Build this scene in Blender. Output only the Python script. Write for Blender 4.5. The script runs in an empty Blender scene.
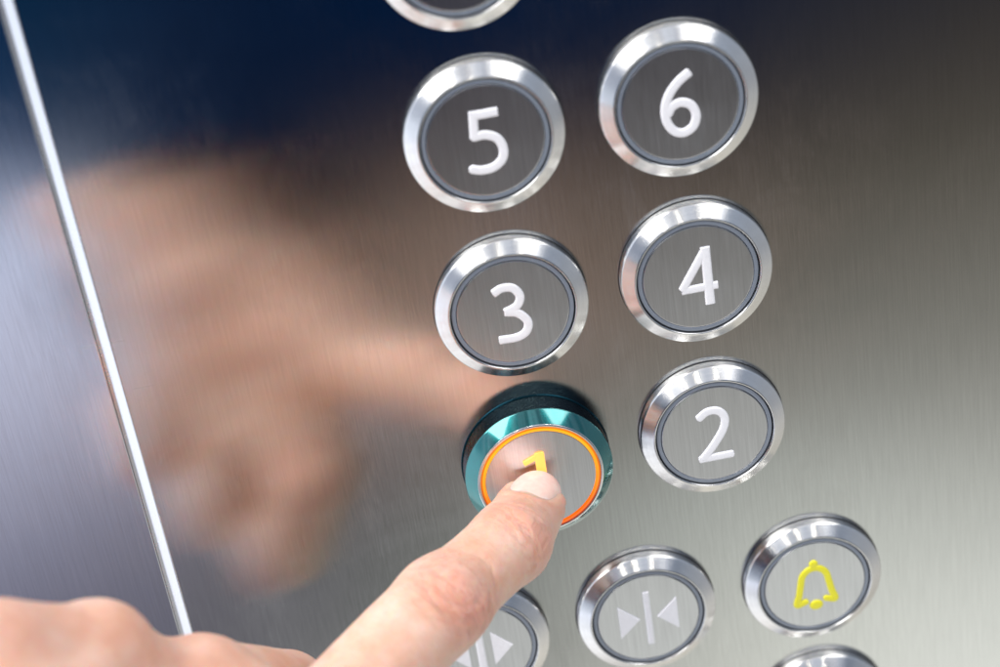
import bpy, math, random
import numpy as np
from mathutils import Matrix, Vector

S = 0.001                      # everything below is modelled in millimetres
PI = math.pi
scene = bpy.context.scene
COL = scene.collection
random.seed(4)

# ------------------------------------------------------------------ helpers
def mesh_obj(name, verts, faces, mat, parent=None, sharp=35, smooth=True):
    me = bpy.data.meshes.new(name)
    v = np.asarray(verts, dtype=float) * S
    me.from_pydata(v.tolist(), [], faces if isinstance(faces, list) else faces.tolist())
    me.update()
    if smooth:
        me.polygons.foreach_set('use_smooth', [True] * len(me.polygons))
        if sharp:
            me.set_sharp_from_angle(angle=math.radians(sharp))
    me.materials.append(mat)
    o = bpy.data.objects.new(name, me)
    COL.objects.link(o)
    if parent:
        o.parent = parent
    return o

def lathe(profile, n=160):
    """profile of (radius, height above the panel); axis points towards the viewer (-Y)."""
    V, F = [], []
    for r, h in profile:
        for k in range(n):
            a = 2 * PI * k / n
            V.append((r * math.cos(a), -h, r * math.sin(a)))
    for i in range(len(profile) - 1):
        for k in range(n):
            k2 = (k + 1) % n
            F.append((i * n + k, i * n + k2, (i + 1) * n + k2, (i + 1) * n + k))
    return V, F

def disc(profile, n=160):
    V, F = lathe(profile, n)
    r, h = profile[-1]
    V.append((0, -h, 0)); c = len(V) - 1
    b = (len(profile) - 1) * n
    for k in range(n):
        F.append((b + k, b + (k + 1) % n, c))
    return V, F

def catmull(pts, sub=8):
    P = [np.array(q, float) for q in pts]
    P = [2 * P[0] - P[1]] + P + [2 * P[-1] - P[-2]]
    out = []
    for i in range(1, len(P) - 2):
        for t in np.linspace(0, 1, sub, endpoint=False):
            a, b, c, d = P[i - 1], P[i], P[i + 1], P[i + 2]
            out.append(0.5 * ((2 * b) + (-a + c) * t + (2 * a - 5 * b + 4 * c - d) * t * t + (-a + 3 * b - 3 * c + d) * t ** 3))
    out.append(P[-2])
    return out

class Glyph:
    """raised strokes with a rounded edge, in the plane of the button face"""
    def __init__(s): s.V, s.F = [], []
    def stroke(s, pts, w, h0, h1, curve=True, rnd=True, taper=None):
        P = catmull(pts) if curve else [np.array(q, float) for q in pts]
        n = len(P)
        T = []
        for i in range(n):
            d = P[min(i + 1, n - 1)] - P[max(i - 1, 0)]
            T.append(d / (np.linalg.norm(d) + 1e-9))
        rows = []
        wid = [w * (taper(i / (n - 1)) if taper else 1) / 2 for i in range(n)]
        # ends: rounded by extra rows that shrink to nothing
        items = []
        if rnd:
            for a in (0.999, .9, .7, .4): items.append((P[0] - T[0] * wid[0] * a * rnd, T[0], wid[0] * math.sqrt(1 - a * a)))
        for i in range(n): items.append((P[i], T[i], wid[i]))
        if rnd:
            for a in (.4, .7, .9, 0.999): items.append((P[-1] + T[-1] * wid[-1] * a * rnd, T[-1], wid[-1] * math.sqrt(1 - a * a)))
        prof = [(-1, 0), (-.98, .55), (-.86, .9), (-.6, 1), (0, 1.02), (.6, 1), (.86, .9), (.98, .55), (1, 0)]
        base = len(s.V); m = len(prof)
        for c, t, hw in items:
            nx = np.array([-t[1], t[0]])
            for a, b in prof:
                q = c + nx * hw * a
                s.V.append((q[0], -(h0 + (h1 - h0) * b), q[1]))
        for i in range(len(items) - 1):
            for j in range(m - 1):
                a = base + i * m + j
                s.F.append((a, a + 1, a + m + 1, a + m))
        if not rnd:
            s.F.append(tuple(base + j for j in range(m)))
            s.F.append(tuple(base + (len(items) - 1) * m + j for j in reversed(range(m))))
    def poly(s, pts, h0, h1, inset=.18):
        P = [np.array(q, float) for q in pts]; c = sum(P) / len(P); n = len(P); b = len(s.V)
        for k, (f, h) in enumerate(((0, h0), (0, h0 + (h1 - h0) * .6), (inset, h1))):
            for q in P:
                d = c - q; L = np.linalg.norm(d)
                r = q + d / L * f
                s.V.append((r[0], -h, r[1]))
        for k in range(2):
            for i in range(n):
                j = (i + 1) % n
                s.F.append((b + k * n + i, b + k * n + j, b + (k + 1) * n + j, b + (k + 1) * n + i))
        s.F.append(tuple(b + 2 * n + i for i in range(n)))
    def dot(s, c, rx, rz, h0, h1, n=28):
        b = len(s.V); prof = [(1, 0), (.98, .55), (.86, .9), (.6, 1), (.3, 1.03)]
        for f, g in prof:
            for k in range(n):
                a = 2 * PI * k / n
                s.V.append((c[0] + rx * f * math.cos(a), -(h0 + (h1 - h0) * g), c[1] + rz * f * math.sin(a)))
        for i in range(len(prof) - 1):
            for k in range(n):
                k2 = (k + 1) % n
                s.F.append((b + i * n + k, b + i * n + k2, b + (i + 1) * n + k2, b + (i + 1) * n + k))
        s.F.append(tuple(b + (len(prof) - 1) * n + k for k in range(n)))

# ------------------------------------------------------------------ materials
class NT:
    def __init__(s, name):
        s.m = bpy.data.materials.new(name); s.m.use_nodes = True
        s.t = s.m.node_tree; s.N = s.t.nodes; s.L = s.t.links
        s.b = s.N['Principled BSDF']
    def n(s, typ, **kw):
        x = s.N.new(typ)
        for k, v in kw.items(): setattr(x, k, v)
        return x
    def link(s, a, b): s.L.new(a, b)
    def val(s, x):
        return x
    def math(s, op, a, b=None, c=None, clamp=False):
        x = s.n('ShaderNodeMath', operation=op, use_clamp=clamp)
        for i, q in enumerate((a, b, c)):
            if q is None: continue
            if isinstance(q, (int, float)): x.inputs[i].default_value = q
            else: s.link(q, x.inputs[i])
        return x.outputs[0]
    def ramp(s, fac, stops, interp='LINEAR'):
        x = s.n('ShaderNodeValToRGB'); r = x.color_ramp; r.interpolation = interp
        while len(r.elements) < len(stops): r.elements.new(.5)
        for e, (p_, c) in zip(r.elements, stops):
            e.position = p_; e.color = (*c, 1) if len(c) == 3 else c
        s.link(fac, x.inputs[0]); return x.outputs[0]
    def noise(s, vec, scale, detail=3, rough=.55, dist=0):
        x = s.n('ShaderNodeTexNoise'); x.inputs['Scale'].default_value = scale
        x.inputs['Detail'].default_value = detail; x.inputs['Roughness'].default_value = rough
        x.inputs['Distortion'].default_value = dist
        s.link(vec, x.inputs['Vector']); return x.outputs['Fac']
    def mapping(s, vec, scale=(1, 1, 1), loc=(0, 0, 0), rot=(0, 0, 0)):
        x = s.n('ShaderNodeMapping'); x.inputs['Scale'].default_value = scale
        x.inputs['Location'].default_value = loc; x.inputs['Rotation'].default_value = rot
        s.link(vec, x.inputs['Vector']); return x.outputs[0]
    def coord(s):
        return s.n('ShaderNodeTexCoord').outputs['Object']
    def bump(s, h, strength, dist, prev=None):
        x = s.n('ShaderNodeBump'); x.inputs['Strength'].default_value = strength
        x.inputs['Distance'].default_value = dist
        s.link(h, x.inputs['Height'])
        if prev is not None: s.link(prev, x.inputs['Normal'])
        return x.outputs[0]
    def set(s, **kw):
        for k, v in kw.items():
            k = k.replace('_', ' ')
            if hasattr(v, 'is_linked') or isinstance(v, bpy.types.NodeSocket): s.link(v, s.b.inputs[k])
            else: s.b.inputs[k].default_value = (*v, 1) if isinstance(v, tuple) and len(v) == 3 and k != 'Subsurface Radius' else v

def brushed(name, base, rough, aniso, dust=True, grain=.10, bump=.12):
    m = NT(name); co = m.coord()
    g1 = m.noise(m.mapping(co, (3200, 3200, 70)), 1, 3, .6)
    g2 = m.noise(m.mapping(co, (1500, 1500, 45)), 1, 3, .6)
    g3 = m.noise(m.mapping(co, (5200, 5200, 160), loc=(3, 1, 2)), 1, 2, .6)
    grain_v = m.math('ADD', m.math('MULTIPLY', g1, .6), m.math('MULTIPLY', g2, .4))
    smudge = m.noise(co, 28, 4, .6, .6)
    f = m.math('MULTIPLY_ADD', m.math('SUBTRACT', grain_v, .5), grain * 4, 1.0)
    f = m.math('MULTIPLY', f, m.math('MULTIPLY_ADD', m.math('SUBTRACT', smudge, .5), .12, 1.0))
    mix = m.n('ShaderNodeVectorMath', operation='SCALE'); mix.inputs[0].default_value = base
    m.link(f, mix.inputs['Scale'])
    col = mix.outputs[0]
    r = m.math('ADD', m.math('MULTIPLY_ADD', m.math('SUBTRACT', smudge, .5), .12, rough),
               m.math('MULTIPLY', m.math('SUBTRACT', g3, .5), .12))
    # greasy finger marks
    gm = m.noise(m.mapping(co, (1, 1, .7)), 52, 5, .65, 1.2)
    mk = m.n('ShaderNodeMapRange', interpolation_type='SMOOTHSTEP'); mk.inputs[1].default_value = .54; mk.inputs[2].default_value = .66
    m.link(gm, mk.inputs[0]); r = m.math('ADD', r, m.math('MULTIPLY', mk.outputs[0], .018))
    metal = 1.0
    tg = m.n('ShaderNodeCombineXYZ'); tg.inputs[2].default_value = 1
    nrm = m.bump(m.math('ADD', g1, m.math('MULTIPLY', g3, .6)), bump, .00004)
    gl = m.n('ShaderNodeBsdfAnisotropic', distribution='BECKMANN')
    m.link(col, gl.inputs['Color']); m.link(r, gl.inputs['Roughness']); m.link(nrm, gl.inputs['Normal'])
    m.link(tg.outputs[0], gl.inputs['Tangent']); gl.inputs['Anisotropy'].default_value = aniso
    sh = gl.outputs[0]
    if dust:                       # specks of dust lying on the metal
        vo = m.n('ShaderNodeTexVoronoi'); vo.inputs['Scale'].default_value = 95
        m.link(m.mapping(co, (1, 1, .8)), vo.inputs['Vector'])
        th = m.n('ShaderNodeSeparateColor'); m.link(vo.outputs['Color'], th.inputs[0])
        size = m.math('MULTIPLY', m.math('POWER', th.outputs[0], 5), .034)
        spot = m.math('LESS_THAN', vo.outputs['Distance'], size)
        spot = m.math('MULTIPLY', m.math('MULTIPLY', spot, m.math('GREATER_THAN', th.outputs[1], .45)), .55)
        # short fine scratches in random directions
        vs = m.n('ShaderNodeTexVoronoi'); vs.inputs['Scale'].default_value = 1
        m.link(m.mapping(co, (40, 40, 640), rot=(0, math.radians(24), 0)), vs.inputs['Vector'])
        t2 = m.n('ShaderNodeSeparateColor'); m.link(vs.outputs['Color'], t2.inputs[0])
        scr = m.math('MULTIPLY', m.math('GREATER_THAN', t2.outputs[0], .992), m.math('LESS_THAN', vs.outputs['Distance'], .22))
        spot = m.math('MAXIMUM', spot, m.math('MULTIPLY', scr, .13))
        df = m.n('ShaderNodeBsdfDiffuse'); df.inputs['Color'].default_value = (.55, .54, .52, 1)
        mx = m.n('ShaderNodeMixShader'); m.link(spot, mx.inputs[0]); m.link(sh, mx.inputs[1]); m.link(df.outputs[0], mx.inputs[2])
        sh = mx.outputs[0]
    m.link(sh, m.N['Material Output'].inputs['Surface'])
    m.N.remove(m.b)
    return m.m

M = {}
M['panel'] = brushed('brushed_steel_panel', (.60, .60, .585), .195, .58)
M['side'] = brushed('brushed_steel_wall', (.64, .65, .68), .17, .45)
M['face'] = brushed('brushed_steel_face', (.66, .67, .69), .34, .3, dust=False, grain=.15)

def turned(name, base, rough, spec=.9, aniso=.85, grain=.05, coat=0.):
    """lathe-turned metal: grooves run round the ring"""
    m = NT(name); co = m.coord()
    sep = m.n('ShaderNodeSeparateXYZ'); m.link(co, sep.inputs[0])
    rad = m.math('SQRT', m.math('ADD', m.math('POWER', sep.outputs[0], 2), m.math('POWER', sep.outputs[2], 2)))
    ang = m.math('ARCTAN2', sep.outputs[2], sep.outputs[0])
    cb = m.n('ShaderNodeCombineXYZ'); m.link(m.math('MULTIPLY', rad, 4200), cb.inputs[0]); m.link(m.math('MULTIPLY', ang, 1.5), cb.inputs[1])
    g = m.noise(cb.outputs[0], 1, 3, .6)
    cb2 = m.n('ShaderNodeCombineXYZ'); m.link(m.math('MULTIPLY', rad, 300), cb2.inputs[0]); m.link(m.math('MULTIPLY', ang, 9), cb2.inputs[1])
    g2 = m.noise(cb2.outputs[0], 1, 3, .6)
    f = m.math('MULTIPLY_ADD', m.math('SUBTRACT', g, .5), grain * 4, 1.0)
    mix = m.n('ShaderNodeVectorMath', operation='SCALE'); mix.inputs[0].default_value = base; m.link(f, mix.inputs['Scale'])
    tg = m.n('ShaderNodeTangent', direction_type='RADIAL', axis='Y')
    m.set(Base_Color=mix.outputs[0], Metallic=1.0, Anisotropic=aniso, Anisotropic_Rotation=.25, Tangent=tg.outputs[0], Coat_Weight=coat, Coat_Roughness=.07, Coat_IOR=1.7,
          Roughness=m.math('MULTIPLY_ADD', m.math('SUBTRACT', g2, .5), .16, rough),
          Normal=m.bump(g, .10, .00003))
    return m.m
M['ring'] = turned('turned_steel_ring', (.76, .76, .755), .235)
M['teal'] = turned('green_anodised_collar', (.005, .165, .165), .15, grain=.08, coat=1.)

def plain(name, col, rough=.4, metal=0., nscale=900, **kw):
    m = NT(name); co = m.coord()
    n = m.noise(co, nscale, 3)
    mix = m.n('ShaderNodeVectorMath', operation='SCALE'); mix.inputs[0].default_value = col
    m.link(m.math('MULTIPLY_ADD', m.math('SUBTRACT', n, .5), .16, 1.0), mix.inputs['Scale'])
    m.set(Base_Color=mix.outputs[0], Roughness=m.math('MULTIPLY_ADD', m.math('SUBTRACT', n, .5), .15, rough), Metallic=metal, **kw)
    return m
M['black'] = plain('dark_green_anodised_metal', (.004, .024, .036), .28, 1.0).m
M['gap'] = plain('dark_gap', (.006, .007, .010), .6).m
M['plastic'] = plain('smoky_translucent_plastic', (.21, .24, .29), .25, Transmission_Weight=.0, Coat_Weight=.5).m
M['edge'] = plain('satin_edge', (.93, .94, .96), .26, 1.0, nscale=160).m
M['white'] = plain('white_plastic', (.91, .91, .94), .35, Coat_Weight=.2).m
M['yellow'] = plain('yellow_plastic', (.86, .80, .03), .35, Coat_Weight=.2).m

def lit(name, top, bottom, e, axis_len=14):
    """translucent plastic lit from behind; the lamps sit at the top of the ring"""
    m = NT(name); co = m.coord()
    sep = m.n('ShaderNodeSeparateXYZ'); m.link(co, sep.inputs[0])
    n = m.noise(co, 130, 2)
    f = m.math('ADD', m.math('MULTIPLY_ADD', sep.outputs[2], .5 / (axis_len * S), .5), m.math('MULTIPLY', m.math('SUBTRACT', n, .5), .5))
    c = m.ramp(f, [(.15, bottom), (.8, top)])
    m.set(Base_Color=(.25, .06, .0), Roughness=.3, Emission_Color=c, Emission_Strength=e)
    return m.m
M['lit_ring'] = lit('lit_orange_ring', (1., .44, .012), (.95, .13, .004), 1.0)
M['lit_edge'] = lit('lit_orange_rim', (.80, .20, .0), (.50, .04, .0), .8)
M['lit_digit'] = lit('lit_yellow_digit', (1., .56, .12), (1., .28, .015), 1.3, 7)

# skin
def skin():
    m = NT('skin'); co = m.coord()
    at = m.n('ShaderNodeAttribute', attribute_name='flush').outputs['Fac']
    ax = m.n('ShaderNodeAttribute', attribute_name='axial').outputs['Fac']
    la = m.n('ShaderNodeAttribute', attribute_name='lateral').outputs['Fac']
    jo = m.n('ShaderNodeAttribute', attribute_name='joint').outputs['Fac']
    mot = m.noise(co, 75, 4, .6)
    mot2 = m.noise(co, 260, 3, .6)
    base = m.ramp(m.math('ADD', m.math('MULTIPLY', mot, .75), m.math('MULTIPLY', mot2, .25)),
                  [(.32, (.68, .365, .25)), (.50, (.77, .485, .365)), (.68, (.82, .59, .48))])
    mc = m.n('ShaderNodeMix', data_type='RGBA')
    m.link(m.math('MULTIPLY', at, .60, clamp=True), mc.inputs['Factor']); m.link(base, mc.inputs[6]); mc.inputs[7].default_value = (.74, .32, .24, 1)
    # wrinkles: noise stretched across the finger, strong on the joints
    cb = m.n('ShaderNodeCombineXYZ'); m.link(ax, cb.inputs[0]); m.link(m.math('MULTIPLY', la, .22), cb.inputs[1])
    w1 = m.noise(cb.outputs[0], .75, 3, .6, .5)
    ridg = m.math('ABSOLUTE', m.math('SUBTRACT', w1, .5))
    ridg = m.math('SMOOTH_MIN', ridg, .05, .03)
    w = m.math('MULTIPLY', m.math('MULTIPLY', ridg, 12), m.math('MULTIPLY_ADD', jo, .9, .10))
    vo = m.n('ShaderNodeTexVoronoi', feature='DISTANCE_TO_EDGE'); vo.inputs['Scale'].default_value = 1300
    m.link(m.mapping(co, (1, 1, 1)), vo.inputs['Vector'])
    pore = m.math('MULTIPLY', m.math('MINIMUM', vo.outputs['Distance'], .12), 3.0)
    fine = m.noise(co, 2600, 3, .6)
    nrm = m.bump(m.math('ADD', pore, m.math('MULTIPLY', fine, .6)), .30, .00007)
    nrm = m.bump(w, .75, .00035, nrm)
    # creases a little redder
    dark = m.math('MULTIPLY', m.math('SUBTRACT', 1.0, m.math('MULTIPLY', ridg, 20), clamp=True), m.math('MULTIPLY', jo, .40))
    mc2 = m.n('ShaderNodeMix', data_type='RGBA'); m.link(dark, mc2.inputs['Factor']); m.link(mc.outputs[2], mc2.inputs[6]); mc2.inputs[7].default_value = (.60, .27, .20, 1)
    m.set(Base_Color=mc2.outputs[2], Normal=nrm,
          Roughness=m.math('MULTIPLY_ADD', m.math('SUBTRACT', mot2, .5), .2, .46),
          Subsurface_Weight=1.0, Subsurface_Scale=.0022, Subsurface_Radius=(1.0, .36, .18), Specular_IOR_Level=.42)
    return m.m
M['skin'] = skin()
def nailmat():
    m = NT('fingernail'); co = m.coord()
    n = m.noise(co, 500, 3)
    c = m.ramp(n, [(.3, (.86, .565, .48)), (.7, (.90, .67, .59))])
    m.set(Base_Color=c, Roughness=.32, Subsurface_Weight=.6, Subsurface_Scale=.0015, Subsurface_Radius=(1., .4, .25), Coat_Weight=.15,
          Normal=m.bump(n, .15, .0001))
    return m.m
M['nail'] = nailmat()
def cloth():
    m = NT('navy_knit'); co = m.coord()
    wv = m.n('ShaderNodeTexWave'); wv.inputs['Scale'].default_value = 420; m.link(co, wv.inputs['Vector']); wv.inputs['Distortion'].default_value = 1
    n = m.noise(co, 600, 3)
    c = m.ramp(n, [(.3, (.001, .007, .026)), (.7, (.002, .012, .042))])
    m.set(Base_Color=c, Roughness=1.0, Specular_IOR_Level=.04, Normal=m.bump(wv.outputs['Fac'], .5, .0005))
    return m.m
M['cloth'] = cloth()

# ------------------------------------------------------------------ the panel and the wall beside it
def box_bevel(x0, x1, z0, z1, y_front, y_back, bev, bev_side):
    """plate whose left edge has a wide shallow chamfer"""
    V = [(x0, y_back, z0), (x1, y_back, z0), (x1, y_back, z1), (x0, y_back, z1)]
    return V
PX0 = -91.6
def plate(name, mat, prof, z0, z1):
    """prof: list of (x, y) along the front from left to right, extruded from z0 to z1"""
    n = len(prof)
    V = [(x, y, z0) for x, y in prof] + [(x, y, z1) for x, y in prof]
    F = [(i, i + 1, n + i + 1, n + i) for i in range(n - 1)] + [(n - 1, 0, n, 2 * n - 1)]
    F.append(tuple(range(n))[::-1]); F.append(tuple(range(n, 2 * n)))
    return mesh_obj(name, V, F, mat, sharp=20)
panel = plate('control_panel', M['panel'], [(-89.0, 3.0), (-89.0, .02), (-88.9, .0), (190, 0.0), (190, 3.0)], -230, 190)
panel['kind'] = 'structure'
panel['label'] = 'brushed stainless steel lift control panel carrying the round buttons'
panel['category'] = 'panel'
# rounded bright edge moulding in the joint
prof = [(-92.2, 3.0), (-92.2, 1.05), (-92.1, .98), (-89.3, -.22), (-89.12, -.25), (-89.03, -.15), (-89.02, 3.0)]
seam = plate('edge_strip', M['edge'], prof, -230, 190)
seam.data.set_sharp_from_angle(angle=math.radians(4))
seam['kind'] = 'structure'
seam['label'] = 'narrow bright metal strip down the joint between panel and side wall'
seam['category'] = 'trim strip'
side = plate('wall_panel', M['side'], [(-260, 30), (-260, 13.2), (-92.4, .0), (-92.25, .15), (-92.25, 3.0)], -230, 190)
side['kind'] = 'structure'
side['label'] = 'brushed steel wall sheet left of the bright vertical joint'
side['category'] = 'wall'

# ------------------------------------------------------------------ buttons
ring_prof = [(17.5, -.3), (17.5, 1.9), (17.46, 2.2), (17.34, 2.42), (17.22, 2.54), (17.12, 2.61), (14.82, 4.17), (14.70, 4.25), (14.55, 4.32), (14.38, 4.34), (14.26, 4.26), (14.2, 4.1), (14.2, .5)]
ring_me = None
def face_parts(root, hf, pl, lit_=False):
    V, F = lathe([(14.19, hf - 1.5), (13.0, hf - 1.5)])
    g = mesh_obj('gap', V, F, M['gap'], root)
    if lit_:
        V, F = lathe([(14.08, hf - 1.0), (14.08, hf - .02), (13.98, hf + .10), (13.72, hf + .12)])
        mesh_obj('light_ring_rim', V, F, M['lit_edge'], root)
        V, F = lathe([(13.72, hf + .12), (13.5, hf + .20), (13.25, hf + .20), (13.05, hf + .10), (13.0, hf - .6)])
    else:
        V, F = lathe([(13.86, hf - 1.4), (13.86, hf - .25), (13.74, hf - .08), (13.35, hf - .03), (12.95, hf - .05), (12.85, hf - .18), (12.83, hf - 1.0)])
    mesh_obj('light_ring', V, F, pl, root)
    R_ = 12.98 if lit_ else 12.72
    V, F = disc([(R_, hf - .9), (R_, hf - .12), (R_ - .05, hf - .04), (R_ - .16, hf), (R_ * .6, hf), (R_ * .2, hf)])
    return mesh_obj('face', V, F, M['face'], root, sharp=12)

def button(x, z, label, group, glyph=None, gname='numeral', gmat='white', tall=False):
    global ring_me
    root = bpy.data.objects.new('lift_button', None); COL.objects.link(root)
    root.empty_display_size = .01
    root.location = (x * S, 0, z * S)
    root['label'] = label; root['category'] = 'button'
    root['group'] = group
    if tall:
        V, F = lathe([(17.75, -.3), (17.75, .25), (17.6, .45), (17.45, .5), (17.45, 5.95), (17.3, 6.05)])
        mesh_obj('collar_base', V, F, M['black'], root)
        prof = [(17.3, 6.05), (17.5, 6.1), (17.52, 6.2), (17.4, 6.38), (17.3, 6.48), (14.95, 8.75), (14.8, 8.86)]
        V, F = lathe(prof); mesh_obj('collar', V, F, M['teal'], root, sharp=50)
        V, F = lathe([(14.8, 8.86), (14.62, 9.0), (14.4, 9.04), (14.2, 8.98), (14.12, 8.8), (14.12, 3)])
        mesh_obj('inner_rim', V, F, M['ring'], root)
        hf = 9.0
        fc = face_parts(root, hf - .12, M['lit_ring'], True); hf -= .12
    else:
        if ring_me is None:
            V, F = lathe(ring_prof); o = mesh_obj('bezel', V, F, M['ring'], root, sharp=50); ring_me = o.data
        else:
            o = bpy.data.objects.new('bezel', ring_me); COL.objects.link(o); o.parent = root
        hf = 4.0
        fc = face_parts(root, hf, M['plastic'])
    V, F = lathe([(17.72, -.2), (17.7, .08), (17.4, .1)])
    mesh_obj('base_shade_ring', V, F, M['gap'], root)  # thin dark ring added as painted shade round the button base
    if glyph:
        g = Glyph(); glyph(g, hf - .05, hf + (.40 if not tall else .55))
        mesh_obj(gname, g.V, g.F, M[gmat], fc, sharp=60)
    return root

W_ = 2.0
def g5(g, a, b):
    g.stroke([(3.45, 6.15), (-2.0, 6.15)], W_, a, b, False, rnd=False)
    g.stroke([(-1.75, 7.1), (-2.3, 1.0)], W_ * .98, a, b - .02, False, rnd=False)
    g.stroke([(-2.3, 1.35), (.2, 1.35), (2.5, .1), (3.45, -2.3), (2.9, -4.8), (.8, -6.35), (-1.8, -6.55), (-3.7, -6.0)], W_, a, b - .01, rnd=.9)
def g6(g, a, b):
    g.stroke([(2.5, 7.05), (.05, 5.4), (-2.2, 2.9), (-3.4, -.1), (-3.35, -3.3), (-2.0, -5.7), (.1, -6.5), (2.25, -5.4), (3.1, -3.0), (2.3, -.55), (.15, .55), (-1.9, -.1), (-3.0, -1.7)], W_, a, b, rnd=.3)
def g3(g, a, b):
    g.stroke([(-3.7, 5.55), (-1.7, 6.45), (.75, 6.0), (2.05, 3.75), (1.05, 1.45), (-1.7, .35)], W_, a, b - .02, rnd=.2)
    g.stroke([(-1.7, .35), (1.0, -.45), (2.9, -2.9), (2.35, -5.3), (.1, -6.5), (-4.0, -6.45)], W_, a, b, rnd=.2)
def g4(g, a, b):
    g.stroke([(2.1, 6.7), (-3.9, -2.4)], 1.9, a, b - .02, False, rnd=.4)
    g.stroke([(-4.1, -2.75), (4.2, -2.75)], 1.9, a, b - .04, False, rnd=False)
    g.stroke([(2.1, 7.2), (2.1, -7.2)], 2.2, a, b, False, rnd=False)
def g2(g, a, b):
    g.stroke([(-3.4, 5.0), (-1.2, 6.4), (1.3, 6.1), (2.7, 4.0), (2.1, .9), (-.6, -3.2), (-3.2, -6.2)], W_, a, b, rnd=.5)
    g.stroke([(-4.0, -6.45), (3.7, -6.45)], W_ * .95, a, b - .02, False, rnd=.5)
def g1(g, a, b):
    g.stroke([(-3.3, 5.1), (.1, 6.5)], 1.35, a, b - .02, False, rnd=.25)
    g.stroke([(.45, 7.1), (.45, -7.1)], 2.3, a, b, False, rnd=.25)
def gclose(g, a, b):
    g.poly([(-7.4, 4.8), (-2.2, 0), (-7.4, -4.8)], a, b)
    g.poly([(7.4, 4.8), (2.2, 0), (7.4, -4.8)][::-1], a, b)
    g.stroke([(0, 7.9), (0, -7.9)], 1.6, a, b, False, rnd=False)
def gopen(g, a, b):
    g.poly([(3.0, 5.0), (8.0, 0), (3.0, -5.0)][::-1], a, b)
    g.poly([(-3.0, 5.0), (-8.0, 0), (-3.0, -5.0)], a, b)
    g.stroke([(0, 7.9), (0, -7.9)], 2.0, a, b, False, rnd=False)
def gbell(g, a, b):
    g.stroke([(-2.7, -4.75), (-4.9, -5.25), (-4.2, -2.6), (-3.6, .6), (-3.0, 3.2), (-1.6, 4.75), (0, 5.2), (1.6, 4.75), (3.0, 3.2), (3.6, .6), (4.2, -2.6), (4.9, -5.25), (2.7, -4.75)], 1.75, a, b, rnd=1)
    g.dot((0, 6.5), 1.15, 1.15, a, b + .03)
    g.dot((0, -6.2), 1.75, 1.45, a, b)

PZ, PXX = 42.07, 42.5
GF, GC = 'round floor buttons on the steel panel', 'door and alarm buttons at the foot of the panel'
button(0, 2 * PZ, 'steel-rimmed button cut by the top edge, above the button 5', GF)
button(0, PZ, 'round steel button with a raised white 5', GF, g5)
button(PXX, PZ, 'round steel button with a raised white 6', GF, g6)
button(0, 0, 'round steel button with a raised white 3', GF, g3)
button(PXX, 0, 'round steel button with a raised white 4', GF, g4)
button(PXX, -PZ, 'round steel button with a raised white 2', GF, g2)
button(0, -PZ, 'raised green-collared button glowing orange around a lit 1, under the fingertip', GF, g1, 'numeral', 'lit_digit', True)
button(PXX / 2 - 42.4, -91.9, 'door open button partly hidden behind the finger', GC, gopen, 'arrow_symbol')
button(PXX / 2, -91.9, 'door close button with two white triangles pointing at a bar', GC, gclose, 'arrow_symbol')
button(PXX / 2 + 42.4, -91.9, 'alarm button with a yellow bell', GC, gbell, 'bell_symbol', 'yellow')
button(PXX / 2 + 42.4, -91.9 - 41.84, 'steel-rimmed button cut by the bottom edge, below the yellow bell', GC)

# ------------------------------------------------------------------ camera
Mw = np.array([[0.9817520764680965, -0.12594631380422133, -0.14247942444332046],
               [-0.18555720766177358, -0.4705168324832451, -0.8626600912495183],
               [0.04160989107576088, 0.8733564200193389, -0.4853011236084261]])   # rows: right, down, forward
Cc = np.array([-21.179, -371.03, 199.205]); FPX = 1865.9
def W3(u, v, z):
    return Cc + Mw.T @ (np.array([(u - 500) / FPX, (v - 333.5) / FPX, 1]) * z)
cam = bpy.data.cameras.new('camera'); co_ = bpy.data.objects.new('camera', cam); COL.objects.link(co_)
R3 = Matrix([[Mw[0][i], -Mw[1][i], -Mw[2][i]] for i in range(3)])
co_.matrix_world = Matrix.Translation(Vector(Cc * S)) @ R3.to_4x4()
cam.sensor_width = 36; cam.lens = FPX / 1000 * 36
cam.clip_start = .01; cam.clip_end = 20
cam.dof.use_dof = True; cam.dof.focus_distance = .432; cam.dof.aperture_fstop = 8.0
scene.camera = co_

# ------------------------------------------------------------------ the hand: one continuous surface
tipJ = W3(532, 507.5, 428); dipJ = W3(510, 543, 416); pipJ = W3(442, 604, 401); mcpJ = W3(310, 742, 377)
mM, mP, mD, mT = W3(200, 692, 379), W3(286, 696, 414), W3(262, 775, 424), W3(205, 790, 408)
rM, rP, rD, rT = W3(98, 657, 363), W3(188, 706, 398), W3(172, 785, 410), W3(120, 800, 393)
kM, kP, kD, kT = W3(0, 664, 346), W3(85, 705, 378), W3(80, 785, 392), W3(40, 800, 376)
wA, wB = W3(-40, 930, 303), W3(80, 1010, 308)
tC, tM, tI, tT = W3(20, 930, 320), W3(150, 900, 365), W3(225, 850, 398), W3(262, 815, 412)
arm = (0.5 * (wA + wB)); dirA = arm - 0.5 * (mM + rM); dirA /= np.linalg.norm(dirA)
eA, eB = wA + dirA * 120, wB + dirA * 120
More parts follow.
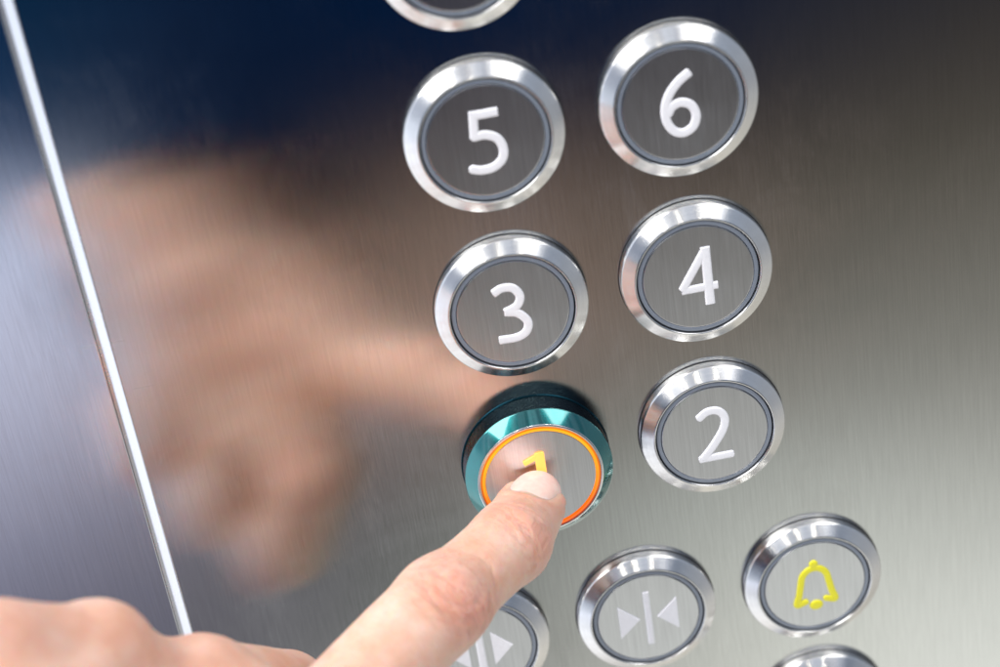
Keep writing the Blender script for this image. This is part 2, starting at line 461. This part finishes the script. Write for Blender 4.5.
# (a, b, ra, rb, group blend)
prims = [
    (tipJ, dipJ, 7.75, 9.0), (dipJ, pipJ, 8.9, 10.0), (pipJ, mcpJ, 10.4, 10.8),
    (mM, mP, 11.0, 9.9), (mP, mD, 9.7, 8.6), (mD, mT, 8.5, 7.4),
    (rM, rP, 10.2, 9.3), (rP, rD, 9.1, 8.2), (rD, rT, 8.1, 7.2),
    (kM, kP, 9.4, 8.0), (kP, kD, 7.9, 7.2), (kD, kT, 7.1, 6.4),
    (mcpJ, wB, 12, 19), (mM, wB, 10.5, 18), (rM, wA, 9.6, 17), (kM, wA, 9.2, 15),
    (mcpJ * .5 + mM * .5, arm, 9.8, 18),
    (mM * .5 + rM * .5, arm, 6.6, 18), (rM * .5 + kM * .5, wA, 7.8, 17),
    (rM, W3(-70, 650, 337), 9.0, 10.3),
    (tC, tM, 15, 12.5), (tM, tI, 11.5, 10.4), (tI, tT, 10.2, 8.8), (tC, wB, 15, 17), (tC * .6 + mcpJ * .4, mcpJ, 12, 9),
    (wA, eA, 17, 25), (wB, eB, 17, 25), (arm, arm + dirA * 120, 20, 30),
]
bl = [2.2, 2.2, 3, 2.5, 1.5, 1.5, 2.5, 1.5, 1.5, 2.5, 1.5, 1.5, 5, 5, 5, 5, 5, 3, 4, 4, 4, 2, 2, 5, 5, 6, 6, 6]
def sdf(P):
    d = None
    for (a, b, ra, rb), k in zip(prims, bl):
        ba = b - a; L2 = ba @ ba
        h = np.clip(((P - a) @ ba) / L2, 0, 1)
        q = P - a - h[:, None] * ba
        e = np.sqrt((q * q).sum(1)) - (ra + (rb - ra) * h)
        if d is None: d = e; continue
        t = np.maximum(k - np.abs(d - e), 0) / k
        d = np.minimum(d, e) - t * t * k * .25
    return d
def surface_nets(lo, hi, h):
    n = np.ceil((hi - lo) / h).astype(int); c = 6
    nc = np.ceil(n / c).astype(int); n = nc * c
    gc = np.stack(np.meshgrid(*[lo[i] + (np.arange(nc[i]) * c + c / 2) * h for i in range(3)], indexing='ij'), -1).reshape(-1, 3)
    Dc = sdf(gc).reshape(nc)
    F = np.repeat(np.repeat(np.repeat(Dc, c, 0), c, 1), c, 2).astype(np.float32)
    near = np.abs(Dc) < c * h * 1.8
    idx = np.argwhere(np.repeat(np.repeat(np.repeat(near, c, 0), c, 1), c, 2))
    for s0 in range(0, len(idx), 800000):
        q = idx[s0:s0 + 800000]
        F[q[:, 0], q[:, 1], q[:, 2]] = sdf(lo + (q + .5) * h)
    neg = F < 0
    s = neg[:-1, :-1, :-1].astype(np.int8)
    cnt = np.zeros_like(s)
    corners = [(i, j, k) for i in (0, 1) for j in (0, 1) for k in (0, 1)]
    N = np.array(F.shape)
    for i, j, k in corners:
        cnt += neg[i:N[0] - 1 + i, j:N[1] - 1 + j, k:N[2] - 1 + k]
    act = np.argwhere((cnt > 0) & (cnt < 8))
    vid = -np.ones(cnt.shape, np.int64); vid[act[:, 0], act[:, 1], act[:, 2]] = np.arange(len(act))
    acc = np.zeros((len(act), 3)); num = np.zeros(len(act))
    for a in corners:
        for ax in range(3):
            if a[ax]: continue
            b = list(a); b[ax] = 1
            fa = F[act[:, 0] + a[0], act[:, 1] + a[1], act[:, 2] + a[2]].astype(float)
            fb = F[act[:, 0] + b[0], act[:, 1] + b[1], act[:, 2] + b[2]].astype(float)
            m = (fa < 0) != (fb < 0)
            t = np.where(m, fa / np.where(m, fa - fb, 1), 0)
            pos = np.tile(np.array(a, float), (len(act), 1)); pos[:, ax] += t
            acc[m] += pos[m]; num[m] += 1
    V = lo + (act + acc / num[:, None] + .5) * h
    Q = []
    for ax in range(3):
        o1, o2 = [(1, 2), (2, 0), (0, 1)][ax]
        sl0 = [slice(0, None)] * 3; sl1 = [slice(0, None)] * 3
        sl0[ax] = slice(0, -1); sl1[ax] = slice(1, None)
        ch = neg[tuple(sl0)] != neg[tuple(sl1)]
        e = np.argwhere(ch)
        e = e[(e[:, o1] > 0) & (e[:, o2] > 0) & (e[:, o1] < N[o1] - 1) & (e[:, o2] < N[o2] - 1)]
        def g(d1, d2):
            q = e.copy(); q[:, o1] -= d1; q[:, o2] -= d2
            return vid[q[:, 0], q[:, 1], q[:, 2]]
        quad = np.stack([g(1, 1), g(0, 1), g(0, 0), g(1, 0)], 1)
        ins = neg[e[:, 0], e[:, 1], e[:, 2]]
        quad[~ins] = quad[~ins][:, ::-1]
        Q.append(quad)
    return V, np.vstack(Q)
allp = np.array([p_ for a, b, ra, rb in prims for p_ in (a - 32, a + 32)])
lo = np.array([-235., -330., -160.]); hi = np.array([12., -3., 110.])
allq = np.array([q for a, b, ra, rb in prims for q in (a - max(ra, rb) - 3, a + max(ra, rb) + 3, b - max(ra, rb) - 3, b + max(ra, rb) + 3)])
lo, hi = allq.min(0), allq.max(0)
V, Q = surface_nets(lo, hi, .75)
# project on to the surface and take normals
def grad(P, e=.25):
    g = np.stack([sdf(P + np.eye(3)[i] * e) - sdf(P - np.eye(3)[i] * e) for i in range(3)], 1)
    return g / (np.linalg.norm(g, axis=1, keepdims=True) + 1e-9)
Nn = grad(V)
V = V - Nn * sdf(V)[:, None]
Nn = grad(V)

# frame of the last finger segment and of the nail
ax_d = (tipJ - dipJ) / np.linalg.norm(tipJ - dipJ)
view = Cc - tipJ; view /= np.linalg.norm(view)
up = view - ax_d * (view @ ax_d); up /= np.linalg.norm(up)
lat = np.cross(ax_d, up)
roll = math.radians(-22)
up, lat = up * math.cos(roll) + lat * math.sin(roll), lat * math.cos(roll) - up * math.sin(roll)
yaw = math.radians(0)
axn = ax_d * math.cos(yaw) + lat * math.sin(yaw); lat = lat * math.cos(yaw) - ax_d * math.sin(yaw)
ax_d = axn
# finger coordinates
chain = [tipJ, dipJ, pipJ, mcpJ]
ss = np.full(len(V), 200.); dist = np.full(len(V), 1e9); s0 = 0
latv = np.zeros(len(V)); dors = np.zeros(len(V))
for a, b in zip(chain[:-1], chain[1:]):
    ba = b - a; L = np.linalg.norm(ba); ba = ba / L
    t = (V - a) @ ba; tc = np.clip(t, -12 if a is tipJ else 0, L)
    q = V - a - tc[:, None] * ba; dd = np.linalg.norm(q, axis=1)
    vw = Cc - .5 * (a + b); vw = vw - ba * (vw @ ba); vw /= np.linalg.norm(vw); lt = np.cross(-ba, vw)
    m = dd < dist
    dist[m] = dd[m]; ss[m] = (s0 + tc)[m]; latv[m] = (q @ lt)[m]; dors[m] = ((q @ vw) / (dd + 1e-6))[m]
    s0 += L
Ldip = np.linalg.norm(tipJ - dipJ); Lpip = Ldip + np.linalg.norm(pipJ - dipJ)
onf = dist < 13
dors = np.clip(dors, 0, 1)
gs = lambda x, c, w: np.exp(-((x - c) / w) ** 2)
disp = np.zeros(len(V))
rng = np.random.default_rng(3)
def vn(P, sc, seed):          # smooth value noise from sines
    r = np.random.default_rng(seed); o = 0
    for _ in range(6):
        k = r.normal(size=3) * sc; o = o + np.sin(P @ k + r.uniform(0, 6))
    return o / 6
nz = vn(V, .25, 1); nz2 = vn(V, .6, 2)
# knuckle bulges
disp += onf * (1.1 * gs(ss, Lpip, 7) * dors ** 2 + .35 * gs(ss, Ldip - 1, 4) * dors ** 2)
disp -= onf * .45 * gs(ss, (Ldip + Lpip) / 2, 6) * (1 - dors)
# long creases across the joints
for c, w, d, bow in ((Ldip - 3.6, .5, .22, .045), (Ldip - 1.2, .55, .30, .03), (Ldip + 1.4, .55, .30, -.01), (Ldip + 4.2, .55, .24, -.05), (Ldip + 6.6, .5, .14, -.07),
                     (Lpip - 8.5, .6, .22, .06), (Lpip - 5.4, .6, .22, .05), (Lpip + 6.4, .65, .30, -.04), (Lpip + 9.2, .6, .20, -.05), (Lpip + 3.2, .5, .14, -.04), (Lpip - 2.0, .5, .12, .03)):
    cc = c + bow * latv ** 2 + nz * .9
    amp = np.clip(1.1 - np.abs(latv) / 10, 0, 1) * (.6 + .5 * nz2)
    disp -= 2.2 * onf * d * gs(ss, cc, w) * amp * (dors > 0)
# rings round the middle knuckle
rr = np.sqrt(((ss - Lpip) * 1.0) ** 2 + (latv * .9) ** 2) + nz * .7
for c in (4.2, 6.8, 8.9):
    disp -= onf * .30 * gs(rr, c, .6) * dors
# nail bed
nc = tipJ + up * 7.05 + ax_d * 0.3
q = V - nc; u_ = q @ lat; v_ = q @ ax_d; w_ = q @ up
NW, NL = 6.1, 6.4
def nail_r(u, v):
    vv = np.where(v > 0, v / (NL * 1.05), v / NL)
    return (np.abs(u / NW) ** 2.6 + np.abs(vv) ** 2.6) ** (1 / 2.6)
nr = nail_r(u_, v_)
onn = (w_ > -5.5) & (dist < 12)
disp -= onn * .95 / (1 + np.exp((nr - .97) * 22))
disp += onn * .30 * gs(nr, 1.17, .13) * (v_ < 4.0)
disp += .25 * vn(V, .10, 5) + .07 * nz2
# tendon / knuckle relief on the hand
V = V + Nn * disp[:, None]
flush = onf * (1.0 * gs(ss, Lpip, 7) * np.clip(dors + .2, 0, 1) * (.75 + .7 * nz) + .65 * gs(ss, Ldip, 5) * (.8 + .4 * nz)) 
for k in (mM, rM, kM, mP): flush = flush + .45 * np.exp(-(np.linalg.norm(V - k, axis=1) / 15) ** 4) * (.8 + .5 * vn(V, .12, 8))
flush = flush + onf * .45 * np.exp(-(nr - 1.1) ** 2 / .06) * onn
joint = onf * np.clip(1.0 * gs(ss, Ldip, 5.5) + 1.0 * gs(ss, Lpip, 9) + .12, 0, 1) * np.clip(dors * 1.6, 0, 1)
joint = np.where(onf, joint, .04)
axv = np.where(onf, ss, (V @ np.array([.7, .5, .5])))
hand = mesh_obj('person', V, Q, M['skin'], sharp=None)
for nm, arr in (('flush', np.clip(flush, 0, 1)), ('axial', axv), ('lateral', latv), ('joint', joint)):
    at = hand.data.attributes.new(nm, 'FLOAT', 'POINT'); at.data.foreach_set('value', np.ascontiguousarray(arr, dtype=np.float32))
hand['label'] = 'bare hand pressing the lit button with its extended index finger'
hand['category'] = 'person'

# nail plate
nv, nu = 26, 30
NV, NF = [], []
for i in range(nv + 1):
    rr_ = i / nv
    for j in range(48):
        a = 2 * PI * j / 48
        ca, sa = math.cos(a), math.sin(a)
        k = (abs(ca) ** 2.6 + abs(sa) ** 2.6) ** (-1 / 2.6) * rr_ * .985
        u = ca * k * NW; v = sa * k * (NL * (1.05 if sa > 0 else 1))
        rad = 7.55 + .075 * (-v)            # thicker towards the joint
        crv = math.sqrt(max(rad * rad - u * u, 1)) - 7.15
        hgt = crv + .02 - .010 * (v - .5) ** 2 - .55 * rr_ ** 10
        NV.append(nc + lat * u + ax_d * v + up * (hgt - .38))
for i in range(nv):
    for j in range(48):
        j2 = (j + 1) % 48
        if i == 0: NF.append((j, 48 + j, 48 + j2)) if False else NF.append((j, 48 + j, 48 + j2, j2))
        else: NF.append((i * 48 + j, (i + 1) * 48 + j, (i + 1) * 48 + j2, i * 48 + j2))
mesh_obj('fingernail', np.array(NV), NF, M['nail'], hand, sharp=None)

# sleeve
def tube(A, B, n=72, m=40):
    D = B - A; L = np.linalg.norm(D); D = D / L
    side_ = (wB - wA); side_ = side_ - D * (side_ @ D); side_ /= np.linalg.norm(side_); up_ = np.cross(D, side_)
    V, F = [], []
    rings = [(0.0, .90), (-.006, .97), (0, 1.0), (.012, 1.02)] + [(t, 1.02 + .22 * t) for t in np.linspace(.04, 1, m)]
    for t, f in rings:
        for k in range(n):
            a = 2 * PI * k / n
            w = 1 + .03 * math.sin(t * 26 + 2 * math.sin(a * 2)) * (t > .02) + .012 * math.sin(a * 5 + t * 40)
            V.append(A + D * L * t + side_ * math.cos(a) * 46 * f * w + up_ * math.sin(a) * 36 * f * w)
    for i in range(len(rings) - 1):
        for k in range(n):
            k2 = (k + 1) % n
            F.append((i * n + k, i * n + k2, (i + 1) * n + k2, (i + 1) * n + k))
    return V, F
dz = np.array([6., 0, -10.])
Vs, Fs = tube(arm - dirA * 30 + dz, arm + dirA * 190 + dz)
mesh_obj('sleeve', Vs, Fs, M['cloth'], hand, sharp=None)

# ------------------------------------------------------------------ surroundings of the lift car as a procedural environment
wd = bpy.data.worlds.new('World'); scene.world = wd; wd.use_nodes = True
t = wd.node_tree; N = t.nodes; L = t.links
bg = N['Background']
def mth(op, a, b=None, c=None, clamp=False):
    x = N.new('ShaderNodeMath'); x.operation = op; x.use_clamp = clamp
    for i, q in enumerate((a, b, c)):
        if q is None: continue
        if isinstance(q, (int, float)): x.inputs[i].default_value = q
        else: L.new(q, x.inputs[i])
    return x.outputs[0]
tc = N.new('ShaderNodeTexCoord'); sp = N.new('ShaderNodeSeparateXYZ'); L.new(tc.outputs['Generated'], sp.inputs[0])
elev = mth('MULTIPLY', mth('ARCSINE', sp.outputs[2]), 180 / PI)
azim = mth('MULTIPLY', mth('ARCTAN2', sp.outputs[0], mth('MULTIPLY', sp.outputs[1], -1)), 180 / PI)
def wramp(fac, lo_, hi_, stops):
    x = N.new('ShaderNodeValToRGB'); r = x.color_ramp
    while len(r.elements) < len(stops): r.elements.new(.5)
    for e, (p_, c) in zip(r.elements, stops):
        e.position = (p_ - lo_) / (hi_ - lo_); e.color = (*c, 1)
    mr = N.new('ShaderNodeMapRange'); mr.inputs[1].default_value = lo_; mr.inputs[2].default_value = hi_
    L.new(fac, mr.inputs[0]); L.new(mr.outputs[0], x.inputs[0]); return x.outputs[0]
def wmix(f, a, b):
    x = N.new('ShaderNodeMix'); x.data_type = 'RGBA'; L.new(f, x.inputs[0]); L.new(a, x.inputs[6]); L.new(b, x.inputs[7]); return x.outputs[2]
def sm(v, a, b):
    mr = N.new('ShaderNodeMapRange'); mr.interpolation_type = 'SMOOTHSTEP'
    mr.inputs[1].default_value = a; mr.inputs[2].default_value = b; L.new(v, mr.inputs[0]); return mr.outputs[0]
front = wramp(elev, -90, 90, [(-90, (1.2, 1.12, 1.0)), (-60, (1.05, 1.05, .98)), (-40, (.95, .96, .90)), (-35, (.70, .75, .72)), (-31.5, (.26, .27, .25)), (-28, (.10, .095, .082)), (-25, (.050, .046, .040)),
                              (-22.5, (.008, .014, .036)), (-18, (.0, .013, .056)), (0, (.001, .014, .058)), (10, (.10, .13, .20)), (22, (.40, .45, .55)), (45, (.62, .66, .75)), (90, (.9, .9, .95))])
left = wramp(elev, -90, 90, [(-90, (1.3, 1.25, 1.2)), (-45, (1.35, 1.38, 1.45)), (-10, (1.3, 1.4, 1.6)), (30, (1.0, 1.08, 1.25)), (90, (.9, .9, .95))])
right = wramp(elev, -90, 90, [(-90, (1.2, 1.12, 1.0)), (-50, (.75, .72, .66)), (-15, (.36, .38, .42)), (30, (.34, .40, .50)), (90, (.9, .9, .95))])
brown = wramp(elev, -90, 90, [(-90, (1.2, 1.12, 1.0)), (-40, (1.12, 1.15, 1.10)), (-35, (.67, .68, .64)), (-31.5, (.37, .365, .335)), (-28, (.245, .235, .21)), (-25, (.13, .118, .098)),
                              (-22.5, (.085, .074, .064)), (-19, (.035, .033, .034)), (-16, (.018, .02, .027)), (0, (.010, .014, .03)), (10, (.10, .13, .20)), (22, (.40, .45, .55)), (90, (.9, .9, .95))])
front = wmix(sm(azim, 3, 16), front, brown)
warm = wramp(elev, -90, 90, [(-90, (1.2, 1.12, 1.0)), (-45, (.62, .64, .60)), (-38, (.25, .255, .245)), (-35, (.17, .18, .168)), (-32, (.17, .12, .10)), (-29, (.46, .31, .255)), (-25.5, (.33, .235, .195)),
                             (-23.2, (.15, .10, .08)), (-22, (.006, .014, .04)), (-18, (.0, .013, .056)), (0, (.001, .014, .058)), (10, (.10, .13, .20)), (22, (.40, .45, .55)), (90, (.9, .9, .95))])
front = wmix(sm(azim, 3.5, -7), front, warm)
nearleft = wramp(elev, -90, 90, [(-90, (1.2, 1.12, 1.1)), (-45, (.5, .5, .52)), (-36, (.15, .14, .19)), (-32, (.30, .30, .39)), (-27, (.66, .68, .85)), (-23, (.82, .88, 1.1)), (-20.5, (.04, .08, .16)), (-17, (.002, .03, .085)), (2, (.004, .03, .09)), (22, (.4, .45, .55)), (90, (.9, .9, .95))])
c = wmix(sm(azim, -15.5, -18.5), front, nearleft)
c = wmix(sm(azim, -50, -60), c, left)
c = wmix(sm(azim, 32, 55), c, right)
# noise bands added for contrast in the rings: bright and dim stretches above eye level
nz_ = N.new('ShaderNodeTexNoise'); nz_.noise_dimensions = '1D'; nz_.inputs['Scale'].default_value = .13; nz_.inputs['Detail'].default_value = 2
L.new(azim, nz_.inputs['W'])
band = wramp(nz_.outputs['Fac'], 0, 1, [(0, (.3, .3, .3)), (.44, (.5, .51, .56)), (.5, (1.0, 1.0, 1.0)), (.57, (1.35, 1.35, 1.35)), (1, (1.5, 1.5, 1.5))])
mul = N.new('ShaderNodeMix'); mul.data_type = 'RGBA'; mul.blend_type = 'MULTIPLY'
L.new(sm(elev, 0, 14), mul.inputs[0]); L.new(c, mul.inputs[6]); L.new(band, mul.inputs[7]); c = mul.outputs[2]
L.new(c, bg.inputs[0]); bg.inputs[1].default_value = 1.0

def area(name, loc, aim, sx, sy, power, col):
    l = bpy.data.lights.new(name, 'AREA'); l.shape = 'RECTANGLE'; l.size = sx; l.size_y = sy; l.energy = power; l.color = col
    o = bpy.data.objects.new(name, l); COL.objects.link(o); o.location = loc
    o.rotation_euler = (Vector(aim) - Vector(loc)).to_track_quat('-Z', 'Y').to_euler()
    return o
# soft key, added right-hand fill, three narrow ceiling lamps whose glints cross the rings
area('key_fill_lamp', (-1.2, -.65, 1.5), (-.03, -.03, -.06), 1.3, 1.3, 37, (1, .975, .95))
area('key_fill_lamp', (1.0, -.75, 1.35), (.03, -.02, -.06), 0.9, 0.9, 11, (1, .975, .95))  # unseen fill added to brighten the finger's right side and lower symbols
vdir = Cc / np.linalg.norm(Cc)
for th, pw in ((126, .10), (108, .30), (93, .36), (75, .24)):
    a = math.radians(th)
    nn = np.array([.5 * math.cos(a), -.866, .5 * math.sin(a)])
    d = 2 * (nn @ vdir) * nn - vdir
    area('ceiling_strip', tuple(d * 1.15), (0, 0, 0), .016, .12, pw, (1, .93, .80))

# ------------------------------------------------------------------ render settings
scene.render.engine = 'CYCLES'
scene.render.resolution_x = 1024; scene.render.resolution_y = 683
scene.view_settings.view_transform = 'Standard'; scene.view_settings.look = 'None'
scene.view_settings.exposure = 0.12; scene.view_settings.gamma = 1
scene.cycles.use_denoising = True
